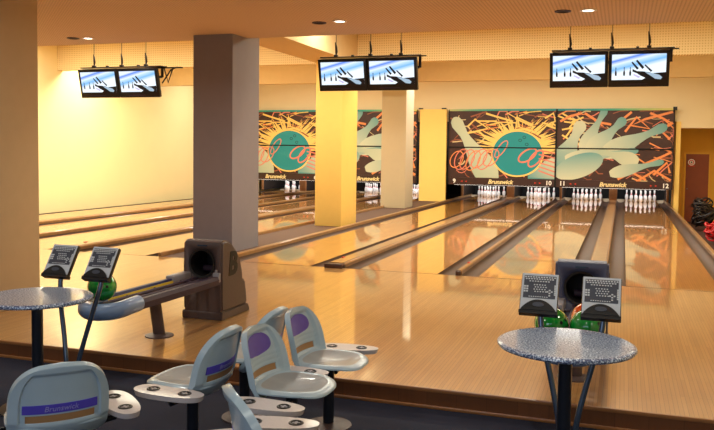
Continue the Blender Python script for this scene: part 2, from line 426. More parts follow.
# ------------------------------------------------------------------ columns
def column(y0, y1, z1, m_, x0=-6.27, x1=-5.60):
    return struct(box('column', x0, x1, y0, y1, 0, z1, m_, bev=.012))
column(5.75, 6.485, 3.35, 'pillar')
bm = bmesh.new(); prism_in(bm, [(10.78, 0), (11.70, 0), (11.70, 4.2), (11.301, 4.2), (11.301, 3.349), (10.78, 3.349)], -6.36, -5.68, 'YZX')
struct(ob('column', finish(bm), None, 'colgrey'))
column(15.43, 16.42, 3.49, 'colyel', -6.17, -5.575)
column(21.35, 22.2, 4.2, 'colstone', -6.52, -5.80)
struct(box('wall_yellow', -6.32, -5.44, 24.98, 25.1, 0, 2.99, 'colyel'))

# ------------------------------------------------------------------ lanes
NM = {12: 'wooden lane number 12, rightmost, beside the dark walkway', 11: 'wooden lane under number 11, left of the far ball return', 10: 'wooden lane under number 10, right of the divider with square end',
      9: 'wooden lane under number 9, reflecting the yellow column', 8: 'wooden lane left of the row of columns, beside the brown walkway', 7: 'wooden lane second to the left of the columns, seen between the pillars',
      6: 'wooden lane third to the left of the columns', 5: 'wooden lane running along the yellow left wall'}
def gutter_mesh(x0, x1, y0, y1):
    bm = bmesh.new(); n = 10; prof = []
    for i in range(n+1):
        a = pi*i/n; prof.append((x0+(x1-x0)*(1-cos(a))/2, -.078*sin(a)**.8-.002))
    poly = prof+[(x1, -.12), (x0, -.12)]
    A = [bm.verts.new((x, y0, z)) for x, z in poly]; B = [bm.verts.new((x, y1, z)) for x, z in poly]; k = len(poly)
    for i in range(k): bm.faces.new((A[i], B[i], B[(i+1) % k], A[(i+1) % k]))
    for i in range(n):   # end closing in pieces (bottom strip stays convex)
        for Q in (A, B):
            pass
    bm.faces.new(A); bm.faces.new(B[::-1])
    return finish(bm, 40)
for n in range(5, 13):
    x = LX[n]
    t = thing('bowling_lane', 'glossy '+NM[n], 'bowling lane', (x, DF, 0), 0, 'bowling lanes')
    L = LE-DF
    box('lane_boards', -HW, HW, 0, L, -.12, 0, 'lane', t)
    ob('gutter', gutter_mesh(-HW-GW, -HW, 0.0, L), t, 'gutter'); ob('gutter', gutter_mesh(HW, HW+GW, 0.0, L), t, 'gutter')
    box('foul_line', -HW, HW, -.004, .012, -.001, .0012, 'capdark', t)
    box('tail_plank', -HW-GW, HW+GW, L, L+.08, -.12, .03, 'tailplank', t)
def divider(xc, w, label, end=True, track=False):
    t = thing('lane_divider', label, 'lane divider', (xc, DF, 0), 0, 'dividers between the lanes')
    y0, y1 = .10, LE-DF
    e = min(.03, w*.35); hh = .062
    poly = [(-w/2, -.11), (-w/2, hh-.024), (-w/2+e*.35, hh-.008), (-w/2+e, hh), (w/2-e, hh), (w/2-e*.35, hh-.008), (w/2, hh-.024), (w/2, -.11)]
    prism('capping', poly, y0, y1, 'XZY', 'cap', t)
    if w > .15:
        bm = bmesh.new(); box_in(bm, -w/2+.004, w/2-.004, -.02, y0, .0, .052, 0, .006); box_in(bm, -w/2-.004, w/2+.004, -.05, -.018, -.0005, .058, 0, .006)
        ob('end_block', finish(bm, 35), t, 'capdark')
        box('seam_strip', w/2-.034, w/2-.026, y0, y1, .0615, .0635, 'capdark', t)
        box('reflector', -w/2+.03, -w/2+.06, .55, .62, .062, .072, 'red', t)
    else:
        ob('end_block', lathe([(0, 0), (.035, 0), (.035, .05), (.02, .066), (0, .066)], 16), t, 'capdark', (0, .04, 0))
        box('reflector', -w/2+.02, -w/2+.05, .75, .82, .062, .072, 'red', t)
    return t
cw = 2*S-2*HW-2*GW-.004
divider(pairx(0), cw, 'broad tan capping between lanes 11 and 12, running up behind the dark ball return hood')
divider(pairx(1), cw, 'broad tan capping with square dark end, between lanes 9 and 10')
divider(pairx(2), cw, 'broad capping between the two lanes just left of the columns')
divider(pairx(3), cw, 'broad capping between the two lanes nearest the left wall')
cn = PP-2*S-2*HW-2*GW-.004
divider(pairx(0)-PP/2, cn, 'narrow capping with round dark tip, between lanes 10 and 11')
divider(pairx(2)-PP/2, cn, 'narrow capping between the second and third lanes left of the columns')
def curb(xa, xb, label):
    t = thing('lane_divider', label, 'lane divider', ((xa+xb)/2, DF, 0), 0, 'dividers between the lanes'); w = xb-xa
    prism('capping', [(-w/2, -.11), (-w/2, .045), (-w/2+.012, .06), (w/2-.012, .06), (w/2, .045), (w/2, -.11)], 0, 19.4, 'XZY', 'cap', t)
curb(LX[9]-HW-GW-.075, LX[9]-HW-GW, 'narrow edge curb between lane 9 and the column walkway')
curb(LX[12]+HW+GW, LX[12]+HW+GW+.075, 'narrow edge curb on the right of lane 12')
curb(LX[8]+HW+GW-.0, LX[8]+HW+GW+.04, 'narrow edge curb between the column walkway and the lane left of it')

# ------------------------------------------------------------------ pits: kickbacks and pins
KY0, KY1 = 27.5, 29.9
def kick(xa, xb, label):
    t = thing('kickback_partition', label, 'partition', ((xa+xb)/2, KY0, 0), 0, 'partitions between the pin decks'); w = xb-xa
    box('front_post', -w/2, w/2, 0, .12, .066, 1.6, 'kick', t, bev=.01)
    box('side_panel', -w/2+.004, w/2-.004, .12, KY1-KY0, .066, 1.6, 'kickdark', t)
k_ = lambda n, sd: LX[n]+sd*(HW+GW)
kick(k_(11, 1), k_(12, -1), 'brown partition between the pins of lanes 11 and 12')
kick(k_(9, 1), k_(10, -1), 'brown partition between the pins of lanes 9 and 10')
kick(k_(10, 1), k_(11, -1), 'narrow brown partition between the pins of lanes 10 and 11')
kick(k_(7, 1), k_(8, -1), 'brown partition between the pins of the two lanes left of the columns')
kick(k_(6, 1)+.001, k_(7, -1), 'narrow brown partition left of the pale grey column')
kick(k_(5, 1), k_(6, -1), 'brown partition between the two leftmost pin decks')
kick(k_(5, -1)-.06, k_(5, -1), 'brown partition at the left of the leftmost pin deck')
kick(k_(12, 1)+.001, k_(12, 1)+.075, 'brown partition at the right of the lane 12 pins')
kick(k_(9, -1)-.075, k_(9, -1), 'brown partition at the left of the lane 9 pins')
kick(k_(8, 1), k_(8, 1)+.04, 'brown partition at the right of the last lane before the columns')
tag(box('pit_curtain', LW+.05, 1.45, 29.92, 29.97, 0, 1.7, 'matteblack'), 'black curtain hanging behind all the pins', 'curtain')
# pin
IN = .0254
prof = [(1.015, 0), (1.04, .1), (1.41, .75), (1.953, 2.25), (2.238, 3.375), (2.383, 4.5), (2.319, 5.875), (1.98, 7.25), (1.5, 8.4), (1.247, 8.625), (.981, 9.375), (.9, 10), (.915, 10.3), (.95, 10.875), (1.08, 11.75), (1.218, 12.625), (1.273, 13.5), (1.19, 14.1), (.95, 14.6), (.55, 14.92), (0, 15)]
pin_me = lathe([(r*IN, z*IN) for r, z in prof], 20, mi=lambda k: 1 if k in (9, 11) else 0, smooth=80)
pin_me.materials.append(M['pinwhite']); pin_me.materials.append(M['pinred'])
RN = ['head pin', 'left pin of the second row', 'right pin of the second row', 'left pin of the third row', 'middle pin of the third row', 'right pin of the third row',
      'leftmost pin of the back row', 'second pin from left of the back row', 'third pin from left of the back row', 'rightmost pin of the back row']
LN = {12: 'lane 12', 11: 'lane 11', 10: 'lane 10', 9: 'lane 9', 8: 'lane left of far yellow panel', 7: 'lane beside grey column', 5: 'lane nearest left wall'}
for n in (9, 10, 11, 12, 8, 7, 5):
    k = 0
    for r in range(4):
        for c in range(r+1):
            o = D.objects.new('bowling_pin', pin_me); COL.objects.link(o)
            o.location = (LX[n]+(c-r/2)*.3048, DF+18.29+r*.264, 0.0005)
            tag(o, 'pin, '+RN[k]+' on '+LN[n], 'bowling pin', 'pins standing on the pin decks'); k += 1
# tube lamps behind the lower edge of the masks, lighting the pins
for k in range(4):
    xc = pairx(k)
    t = thing('pin_light', ['tube lamp behind the mask over lanes 11 and 12', 'tube lamp behind the mask over lanes 9 and 10', 'tube lamp behind the mask right of the yellow column', 'tube lamp behind the leftmost mask'][k], 'lamp', (xc, DM+.05, .572), 0, 'tube lamps over the pins')
    box('batten', -1.55, 1.55, 0, .07, .016, .07, 'lampring', t)
    tube('lamp_tube', [(-1.5, .035, 0), (1.5, .035, 0)], .014, 'tube', t, 8)
    l = area('pin_deck_light', (xc, 27.3, 1.45), 3.0, .25, 95, (1, .97, .95), (R(50), 0, 0))

# ------------------------------------------------------------------ masking units
def blob(bm, pts, y, mi, layer=None, c0=None, c1=None, ax=None):
    """flat printed shape (X,Z polygon) at depth y, optional fade from c0 to c1 along ax"""
    vs = [bm.verts.new((x, y, z)) for x, z in pts]
    f = bm.faces.new(vs); f.material_index = mi
    if layer is not None and c0 is not None:
        (ax0, az0), (ax1, az1) = ax; dx, dz = ax1-ax0, az1-az0; q = dx*dx+dz*dz
        for lp in f.loops:
            t = max(0, min(1, ((lp.vert.co.x-ax0)*dx+(lp.vert.co.z-az0)*dz)/q))
            lp[layer] = tuple(c0[i]*(1-t)+c1[i]*t for i in range(3))+(1,)
    return f
def strokes(bm, pts, w, y, mi):
    """ribbon along a polyline in X,Z, clean quads"""
    n = len(pts)
    P = [Vector((p[0], p[1])) for p in pts]; L = []
    for i in range(n):
        d = (P[min(i+1, n-1)]-P[max(i-1, 0)]).normalized(); nn = Vector((-d.y, d.x))
        ww = w if not isinstance(w, (list, tuple)) else w[i]
        L.append((bm.verts.new((P[i].x+nn.x*ww/2, y, P[i].y+nn.y*ww/2)), bm.verts.new((P[i].x-nn.x*ww/2, y, P[i].y-nn.y*ww/2))))
    for i in range(n-1):
        f = bm.faces.new((L[i][0], L[i][1], L[i+1][1], L[i+1][0])); f.material_index = mi
PINPROF = [(0, .20), (.03, .30), (.1, .42), (.2, .5), (.3, .48), (.42, .40), (.55, .27), (.66, .19), (.74, .17), (.82, .21), (.9, .25), (.96, .2), (.99, .1), (1, 0)]
def pinshape(base, tip, w):
    b = Vector(base); t = Vector(tip); d = t-b; n = Vector((-d.y, d.x)).normalized()
    pts = [(p, r*w) for p, r in PINPROF]
    # refine
    fine = []
    for (p0, r0), (p1, r1) in zip(pts, pts[1:]):
        for k in range(3): fine.append((p0+(p1-p0)*k/3, r0+(r1-r0)*k/3))
    fine.append(pts[-1])
    A = [b+d*p+n*r for p, r in fine]; B = [b+d*p-n*r for p, r in fine[:-1]][::-1]
    return [tuple(v) for v in A+B]
def clip(poly, x0, x1, z0, z1):
    def cut(P, ins, inter):
        out = []
        for i in range(len(P)):
            a, b = P[i-1], P[i]
            if ins(b):
                if not ins(a): out.append(inter(a, b))
                out.append(b)
            elif ins(a): out.append(inter(a, b))
        return out
    def X(v): return lambda a, b: (v, a[1]+(b[1]-a[1])*(v-a[0])/(b[0]-a[0]))
    def Z(v): return lambda a, b: (a[0]+(b[0]-a[0])*(v-a[1])/(b[1]-a[1]), v)
    P = cut(poly, lambda p: p[0] >= x0, X(x0))
    if P: P = cut(P, lambda p: p[0] <= x1, X(x1))
    if P: P = cut(P, lambda p: p[1] >= z0, Z(z0))
    if P: P = cut(P, lambda p: p[1] <= z1, Z(z1))
    return P
ZB, ZT = .80, 2.93
TEALC = srgb(104, 158, 154)[:3]; CREAM = srgb(208, 208, 176)[:3]; PALE = srgb(172, 188, 160)[:3]; DEEP = srgb(80, 148, 146)[:3]
# photo pixel -> panel coordinates
def mapper(px0, px1):
    def f(x, y): return ((x-px0)/(px1-px0)*PP-PP/2, ZT-(y-110.5)/(178.5-110.5)*(ZT-ZB))
    return f
def loop(f, cx, cy, rx, ry, rot, n=22):
    out = []
    for i in range(n+1):
        a = 2*pi*i/n; u, v = rx*cos(a), ry*sin(a); out.append(f(cx+u*cos(rot)-v*sin(rot), cy+u*sin(rot)+v*cos(rot)))
    return out
def art(kind):
    bm = bmesh.new(); cl = bm.loops.layers.float_color.new('print')
    hw = PP/2-.012
    box_in(bm, -hw, hw, 0, .05, ZB, ZT, 0)
    y = [-.001]
    def ny(): y[0] -= .00012; return y[0]
    def st(pts, w, mi):
        # clip strokes to the panel by clamping
        pts = [(max(-hw+.01, min(hw-.01, x)), max(ZB+.01, min(ZT-.01, z))) for x, z in pts]
        q = [pts[0]]
        for p in pts[1:]:
            if (Vector(p)-Vector(q[-1])).length > 1e-3: q.append(p)
        if len(q) > 1: strokes(bm, q, w, ny(), mi)
    def shape(pts, mi, c0=None, c1=None, ax=None):
        P = clip(pts, -hw+.005, hw-.005, ZB+.005, ZT-.005)
        if len(P) > 2: blob(bm, P, ny(), mi, cl, c0, c1, ax)
    rnd = random.Random(11 if kind == 'A' else 23)
    if kind == 'A':
        f = mapper(449, 556.3)
        # soft rust scribbles on the ground
        for k in range(90):
            x, yy = rnd.uniform(450, 555), rnd.uniform(112, 177); a = rnd.uniform(-.9, .9); l = rnd.uniform(6, 18); b = rnd.uniform(-4, 4)
            st([f(x+l*cos(a)*q, yy+l*sin(a)*q+b*4*q*(1-q)) for q in (0, .25, .5, .75, 1)], rnd.uniform(.015, .05), rnd.choice((6, 6, 6, 9, 3)))
        # starburst
        for k in range(64):
            a = pi+pi*(k+.5)/64+rnd.uniform(-.05, .05); r1 = rnd.uniform(34, 48)
            b0 = f(519+23*cos(a-.065), 153+21*sin(a-.065)); b1 = f(519+23*cos(a+.065), 153+21*sin(a+.065)); tp = f(519+r1*1.15*cos(a+rnd.uniform(-.15, .15)), 153+r1*.88*sin(a))
            shape([b0, tp, b1], 2)
        for k in range(30):
            x, yy = rnd.uniform(470, 552), rnd.uniform(112, 135); a = rnd.uniform(-.7, .7); l = rnd.uniform(8, 22)
            st([f(x, yy), f(x+l*cos(a), yy+l*sin(a)*.7)], rnd.uniform(.02, .055), rnd.choice((2, 2, 4, 6)))
        for z in ([(469, 126), (476, 119), (489, 128), (474, 132)], [(545, 118), (553, 113), (555, 121), (546, 125), (556, 128)], [(468, 133), (480, 131), (490, 140), (498, 143)], [(487, 113), (500, 117), (514, 121)]):
            st([f(*p) for p in z], .06, 2)
        # pale pins
        for b, t, w in (((496, 184), (454, 117), 25), ((565, 172), (530, 178), 34)):
            B, T = f(*b), f(*t)
            shape(pinshape(B, T, w*PP/107), 5, DEEP if w > 30 else PALE, CREAM, ((B[0]-.4, B[1]-.2), (B[0]+.5, B[1]+.5)))
        shape([f(530+26*((i/20)), 177-20*sin(i/20*pi/2)) for i in range(21)]+[f(556, 178)], 5, TEALC, CREAM, ((.9, ZB), (1.7, ZB+.6)))
        # ball
        shape([f(519+26*cos(2*pi*i/48), 153.3+23.6*sin(2*pi*i/48)) for i in range(48)], 2)
        shape([f(519+24.3*cos(2*pi*i/48), 153.3+22*sin(2*pi*i/48)) for i in range(48)], 1)
        for hx, hy in ((521.5, 140), (525.5, 137), (528, 144)):
            st(loop(f, hx, hy, 1.5, 1.3, 0, 10), .022, 7)
        for cx, cy, rx, ry, rot in ((458, 160, 6, 9, .5), (463, 160, 6.5, 11, .35), (469, 160, 6, 11, .5), (475, 161, 6, 11, .5), (481, 159, 6, 11, .6), (487, 160, 6, 11, .5), (493, 158, 6, 10, .7), (503, 149, 3.4, 10, .6)):
            st(loop(f, cx, cy, rx, ry, rot), .032, 4 if rnd.random() < .2 else 3)
        for cx, cy, rx, ry, rot in ((529, 155, 10, 5, -.6), (537, 158, 10, 4.5, -.9)):
            st(loop(f, cx, cy, rx, ry, rot), .05, 3)
        for k in range(6): st([f(540, 150+4*k), f(548, 151+4.4*k), f(556, 153+4.5*k)], .04, 3)
    else:
        f = mapper(556.3, 674)
        for k in range(100):
            x, yy = rnd.uniform(557, 672), rnd.uniform(111, 177); a = rnd.uniform(-.9, .9); l = rnd.uniform(8, 24)
            st([f(x, yy), f(x+l*cos(a)*.5, yy+l*sin(a)*.5+rnd.uniform(-2, 2)), f(x+l*cos(a), yy+l*sin(a)*.8)], rnd.uniform(.015, .045), rnd.choice((3, 6, 6, 6, 9, 4)))
        for k in range(16):
            x, yy = rnd.uniform(557, 585), rnd.uniform(112, 140); a = rnd.uniform(-1, 1); l = rnd.uniform(6, 16)
            st([f(x, yy), f(x+l*cos(a), yy+l*sin(a))], .05, 2)
        for z in ([(626, 131), (637, 117), (650, 128), (632, 125), (645, 119), (672, 112)], [(628, 150), (640, 137), (655, 133), (672, 122)], [(650, 113), (662, 118), (672, 123), (660, 129), (670, 138)],
                  [(626, 167), (637, 155), (650, 163), (636, 166), (664, 154), (672, 150)], [(620, 177), (634, 170), (648, 177)], [(640, 178), (656, 168), (672, 177)], [(560, 121), (570, 116), (582, 113)], [(604, 135), (613, 128), (622, 120), (632, 112)], [(585, 113), (600, 122), (612, 124)], [(655, 172), (668, 160), (671, 170)]):
            st([f(*p) for p in z], .07, 4)
        for k in range(7): st([f(558, 150+3.4*k), f(572, 156+3.4*k)], .035, 3)
        for b, t, w, c0, c1 in (((558, 172), (583, 121), 27, TEALC, CREAM), ((583, 150), (606.5, 108.5), 15, CREAM, TEALC), ((590, 152), (626, 118), 20, CREAM, TEALC), ((604, 153), (667, 125), 20, CREAM, TEALC),
                                ((566, 158), (640, 149), 15, CREAM, TEALC), ((640, 160.5), (600, 149), 16, CREAM, PALE), ((612, 172), (665, 159), 13, CREAM, TEALC), ((553, 170), (618, 150), 32, CREAM, CREAM)):
            B, T = f(*b), f(*t)
            if w == 32: continue
            shape(pinshape(B, T, w*PP/117), 5, c0, c1, (B, T))
        cx, cy = 580, 165
        pl = [(cx+26*cos(2*pi*i/40)*cos(-.33)-11.5*sin(2*pi*i/40)*sin(-.33), cy+26*cos(2*pi*i/40)*sin(-.33)+11.5*sin(2*pi*i/40)*cos(-.33)) for i in range(40)]
        shape([f(*p) for p in pl], 5, CREAM, TEALC, (f(580, 178), f(578, 152)))
    # straight seam across both tiers
    f2 = bm.faces; zs = 1.77
    box_in(bm, -hw, hw, -.03, -.006, zs-.018, zs+.018, 8)
    me = finish(bm)
    for k in ('artbrown', 'teal', 'artyellow', 'artcoral', 'artorange', 'print', 'artrust', 'hole', 'matteblack', 'artcream'): me.materials.append(M[k])
    return me
artA, artB = art('A'), art('B')
LNUM = {0: ('11', '12'), 1: ('9', '10'), 2: ('7', '8'), 3: ('5', '6')}
MLAB = ['wide mask over lanes 11 and 12 printed with many pale pins', 'wide mask over lanes 9 and 10 printed with a teal ball', 'wide mask printed with pale pins, partly hidden by the columns', 'wide mask printed with a teal ball, left of the yellow column']
def crossfade_strip(kind):
    bm = bmesh.new(); cl = bm.loops.layers.float_color.new('print'); n = 24
    keys = [(0, (196, 190, 120)), (.35, (60, 160, 140)), (1, (20, 140, 140))] if kind == 'A' else [(0, (20, 140, 150)), (.45, (60, 160, 140)), (.75, (170, 190, 110)), (1, (232, 214, 120))]
    def cc(t):
        for (a, ca), (b, cb) in zip(keys, keys[1:]):
            if t <= b: k = (t-a)/(b-a); return srgb(*[ca[i]*(1-k)+cb[i]*k for i in range(3)])
        return srgb(*keys[-1][1])
    for i in range(n):
        t0, t1 = i/n, (i+1)/n; x0, x1 = -PP/2+PP*t0, -PP/2+PP*t1
        v = [bm.verts.new((x0, -.03, ZT)), bm.verts.new((x1, -.03, ZT)), bm.verts.new((x1, -.03, ZT+.06)), bm.verts.new((x0, -.03, ZT+.06))]
        w = [bm.verts.new((x0, .05, ZT)), bm.verts.new((x1, .05, ZT)), bm.verts.new((x1, .05, ZT+.06)), bm.verts.new((x0, .05, ZT+.06))]
        for q in ((v[0], v[1], v[2], v[3]), (v[3], v[2], w[2], w[3]), (w[0], w[3], w[2], w[1]), (v[0], w[0], w[1], v[1])):
            fc = bm.faces.new(q)
            for lp in fc.loops: lp[cl] = cc((lp.vert.co.x+PP/2)/PP)
    return finish(bm)
stripA, stripB = crossfade_strip('A'), crossfade_strip('B')
for me in (stripA, stripB): me.materials.append(M['print'])
for k in range(4):
    kind = 'B' if k % 2 == 0 else 'A'
    t = thing('masking_unit', MLAB[k], 'masking unit', (pairx(k), DM, 0), 0, 'printed masks over the pins')
    ob('printed_panel', artB if kind == 'B' else artA, t)
    ob('top_rail', stripB if kind == 'B' else stripA, t)
    for sx in (-1, 1): box('wall_bracket', sx*1.2-.03, sx*1.2+.03, .05, .14, 2.7, 2.8, 'matteblack', t)
    box('lane_number_band', -PP/2+.004, PP/2-.004, -.02, .05, .565, ZB-.002, 'strip', t)
    text('brand_lettering', 'Brunswick', .185, 'lettercream', t, (0, -.022, .675), (R(90), 0, 0), shear=.25, bold=.006)
    a, b = LNUM[k]
    xo = PP/2-.2
    text('lane_number', a, .19, 'white', t, (-xo+.02, -.022, .675), (R(90), 0, 0), bold=.005)
    text('lane_number', b, .19, 'white', t, (xo, -.022, .675), (R(90), 0, 0), bold=.005)
    bm = bmesh.new()
    for sx in (-1, 1):
        for dx in (.26, .40):
            cx = sx*(xo-dx)
            vs = [bm.verts.new(v) for v in ((cx-.035*sx*-1, -.0215, .675), (cx-.03*sx, -.0215, .70), (cx-.03*sx, -.0215, .65))]; bm.faces.new(vs)
    ob('arrow_marks', finish(bm), t, 'red')
    for sx in (-1, 1): box('edge_post', sx*(PP/2-.012)-.0115, sx*(PP/2-.012)+.0115, -.045, -.031, .565, ZT+.05, 'matteblack', t)
tag(box('mounting_clip', 1.36, 1.47, DM-.08, DM-.0355, 2.93, 3.03, 'black'), 'small black clip at the top right corner of the masks', 'clip')
tag(box('mounting_clip', -5.60, -5.46, 24.96, 25.04, 2.99, 3.03, 'black'), 'small black clip above the right edge of the far yellow panel', 'clip')
tag(box('mounting_clip', -6.36, -6.23, 24.96, 25.04, 2.99, 3.03, 'black'), 'small black clip above the left edge of the far yellow panel', 'clip')

# ------------------------------------------------------------------ monitors
def monitor_parts(t):
    # local: x right, z up, faces -y ; frame .80 x .49
    bm = bmesh.new(); w, h = .40, .25
    # bezel ring around the picture
    px, zt, zb = .355, .205, -.15
    box_in(bm, -w, w, 0, .07, -h, h, 0, .01)
    ob('bezel', finish(bm, 35), t, 'black')
    bm = bmesh.new()
    def q(pts, mi, y):
        bm.faces.new([bm.verts.new((x, y, z)) for x, z in pts]).material_index = mi
    q([(-px, zb), (px, zb), (px, zt), (-px, zt)], 0, -.002)
    # dark ground strip at lower right, hand and arm, three small pins
    q([(.05, zb), (px, zb), (px, zb+.10), (.2, zb+.09)], 1, -.003)
    q([(-.08, .0), (-.02, -.03), (.06, -.035), (.15, -.05), (.27, -.11), (.30, -.15), (.12, -.14), (.02, -.09), (-.02, -.06), (-.08, -.035)], 1, -.004)
    q([(.08, -.045), (.16, -.055), (.27, -.085), (.31, -.12), (.29, -.148), (.22, -.14), (.15, -.09)], 2, -.005)
    for a, b, ww in (((-.09, .095), (-.01, .0), .020), ((-.03, .12), (.06, .01), .024), ((.08, .055), (.17, -.035), .018)):
        d = (Vector(b)-Vector(a)).normalized(); n = Vector((-d.y, d.x))*ww/2
        q([(a[0]+n.x, a[1]+n.y), (b[0]+n.x*1.5, b[1]+n.y*1.5), (b[0]-n.x*1.5, b[1]-n.y*1.5), (a[0]-n.x, a[1]-n.y)], 1, -.0055)
    for x in (-.30, -.19, -.11):
        q([(x-.011, -.09), (x+.011, -.09), (x+.013, -.05), (x+.004, -.01), (x+.006, .02), (x, .035), (x-.006, .02), (x-.004, -.01), (x-.013, -.05)], 1, -.004)
    q([(-.06, -.07), (.03, -.11), (.0, -.125), (-.07, -.085)], 3, -.0035)
    me = finish(bm)
    for p in me.polygons:
        pass
    ob('screen', me, t, ['screen', 'scr_dark', 'scr_arm', 'scr_pink'])
    box('control_strip', -.2, .12, -.004, 0, -.215, -.205, 'railmauve', t)
MY = 11.62; TILT = R(13)
def monitor(x, z, label):
    t = thing('score_monitor', label, 'monitor', (x, MY, z), 0, 'scoring monitors under the ceiling')
    monitor_parts(t); t.rotation_euler = (TILT, 0, 0); return t
def tv(x, z, side):
    pass
mons = [(-.235, 2.78, 'right', 'over the right ball return'), (-3.80, 2.775, 'middle', 'in front of the yellow column'), (-8.34, 2.71, 'left', 'nearest the left wall')]
first = None
for x, z, nm, wh in mons:
    for sx, sd in ((-1, 'left'), (1, 'right')):
        lab = 'black monitor, %s one of the pair %s' % (sd, wh)
        loc = (x+sx*.402, MY, z)
        if first is None: first = monitor(loc[0], z, lab)
        else:
            d = dup(first, loc, None, lab); d.rotation_euler = (TILT, 0, 0)
    t = thing('monitor_hanger', 'black rail and three wires holding the monitor pair '+wh, 'hanger', (x, MY+.05, z+.25), 0, 'wire hangers of the monitors')
    bm = bmesh.new(); box_in(bm, -.78, .86, -.06, .10, .022, .040, 0, .004)
    for dx in (-.25, .38): box_in(bm, dx-.02, dx+.02, -.03, .02, .04, .065, 0, .004)
    box_in(bm, .80, .84, .04, .06, -.15, .03); box_in(bm, .86, .92, .02, .05, .02, .035)
    box_in(bm, -.7, .8, .06, .09, -.16, -.12)
    if nm == 'left':
        tube_in(bm, [(.82, .05, -.25), (.98, .07, -.02), (1.10, .08, .02)], .012, 6); box_in(bm, .5, 1.2, .03, .09, .0, .02); tube_in(bm, [(.86, .05, .0), (.93, .06, -.24), (1.02, .06, .0)], .012, 6)
    ob('rail', finish(bm, 35), t, 'black')
    for wx in (-.53, .04, .53):
        top = 4.2-(z+.25)
        tube('wire', [(wx, 0, .04), (wx, 0, top)], .006, 'chrome', t, 6)
        bm = bmesh.new(); box_in(bm, wx-.03, wx+.03, -.035, .03, .04, .075, 0, .008)
        tube_in(bm, [(wx, 0, .075), (wx+.008, 0, .12), (wx, 0, .2), (wx-.012, 0, .27)], [.012, .02, .018, .008], 6)
        ob('turnbuckle', finish(bm, 40), t, 'black')

# ------------------------------------------------------------------ downlights in the low ceiling
def downlight(x, y, lit, label, spot=True):
    t = thing('ceiling_downlight', label, 'downlight', (x, y, 3.35), 0, 'round recessed ceiling lamps')
    ob('lamp_ring', lathe([(.072, -.001), (.10, -.001), (.10, -.010), (.08, -.014), (.072, -.010)], 24, cap=False), t, 'lampring' if lit else 'railmauve')
    ob('lamp_lens', lathe([(0, -.004), (.072, -.004), (.072, -.002), (0, -.002)], 24), t, 'lamp' if lit else 'matteblack')
    if lit:
        l = D.lights.new('lamp_light', 'AREA'); l.shape = 'DISK'; l.size = .16; l.energy = spot; l.color = (1, .9, .76); l.spread = R(150)
        o = D.objects.new('lamp_light', l); COL.objects.link(o); o.location = (x, y, 3.33)
downlight(-3.7, 10.1, True, 'small lit round ceiling lamp above the middle monitors', 38)
downlight(-.46, 10.09, True, 'small lit round ceiling lamp above the right monitors', 38)
downlight(-8.21, 10.65, True, 'small lit round ceiling lamp above the left monitors', 38)
for x, y, w in ((-4.02, 10.15, 'middle'), (-.76, 10.08, 'right'), (-8.45, 10.59, 'left')):
    downlight(x, y, False, 'small dark unlit fitting left of the lit lamp above the %s monitors' % w)
for x in (-10.5, -7.2, -3.7, -.46, 2.2):
    for y in (7.7, 4.6, 1.4, -1.6):
        l = D.lights.new('lamp_light', 'AREA'); l.shape = 'DISK'; l.size = .2; l.energy = 17; l.color = (1, .95, .82); l.spread = R(160)
        o = D.objects.new('lamp_light', l); COL.objects.link(o); o.location = (x, y, 3.33)

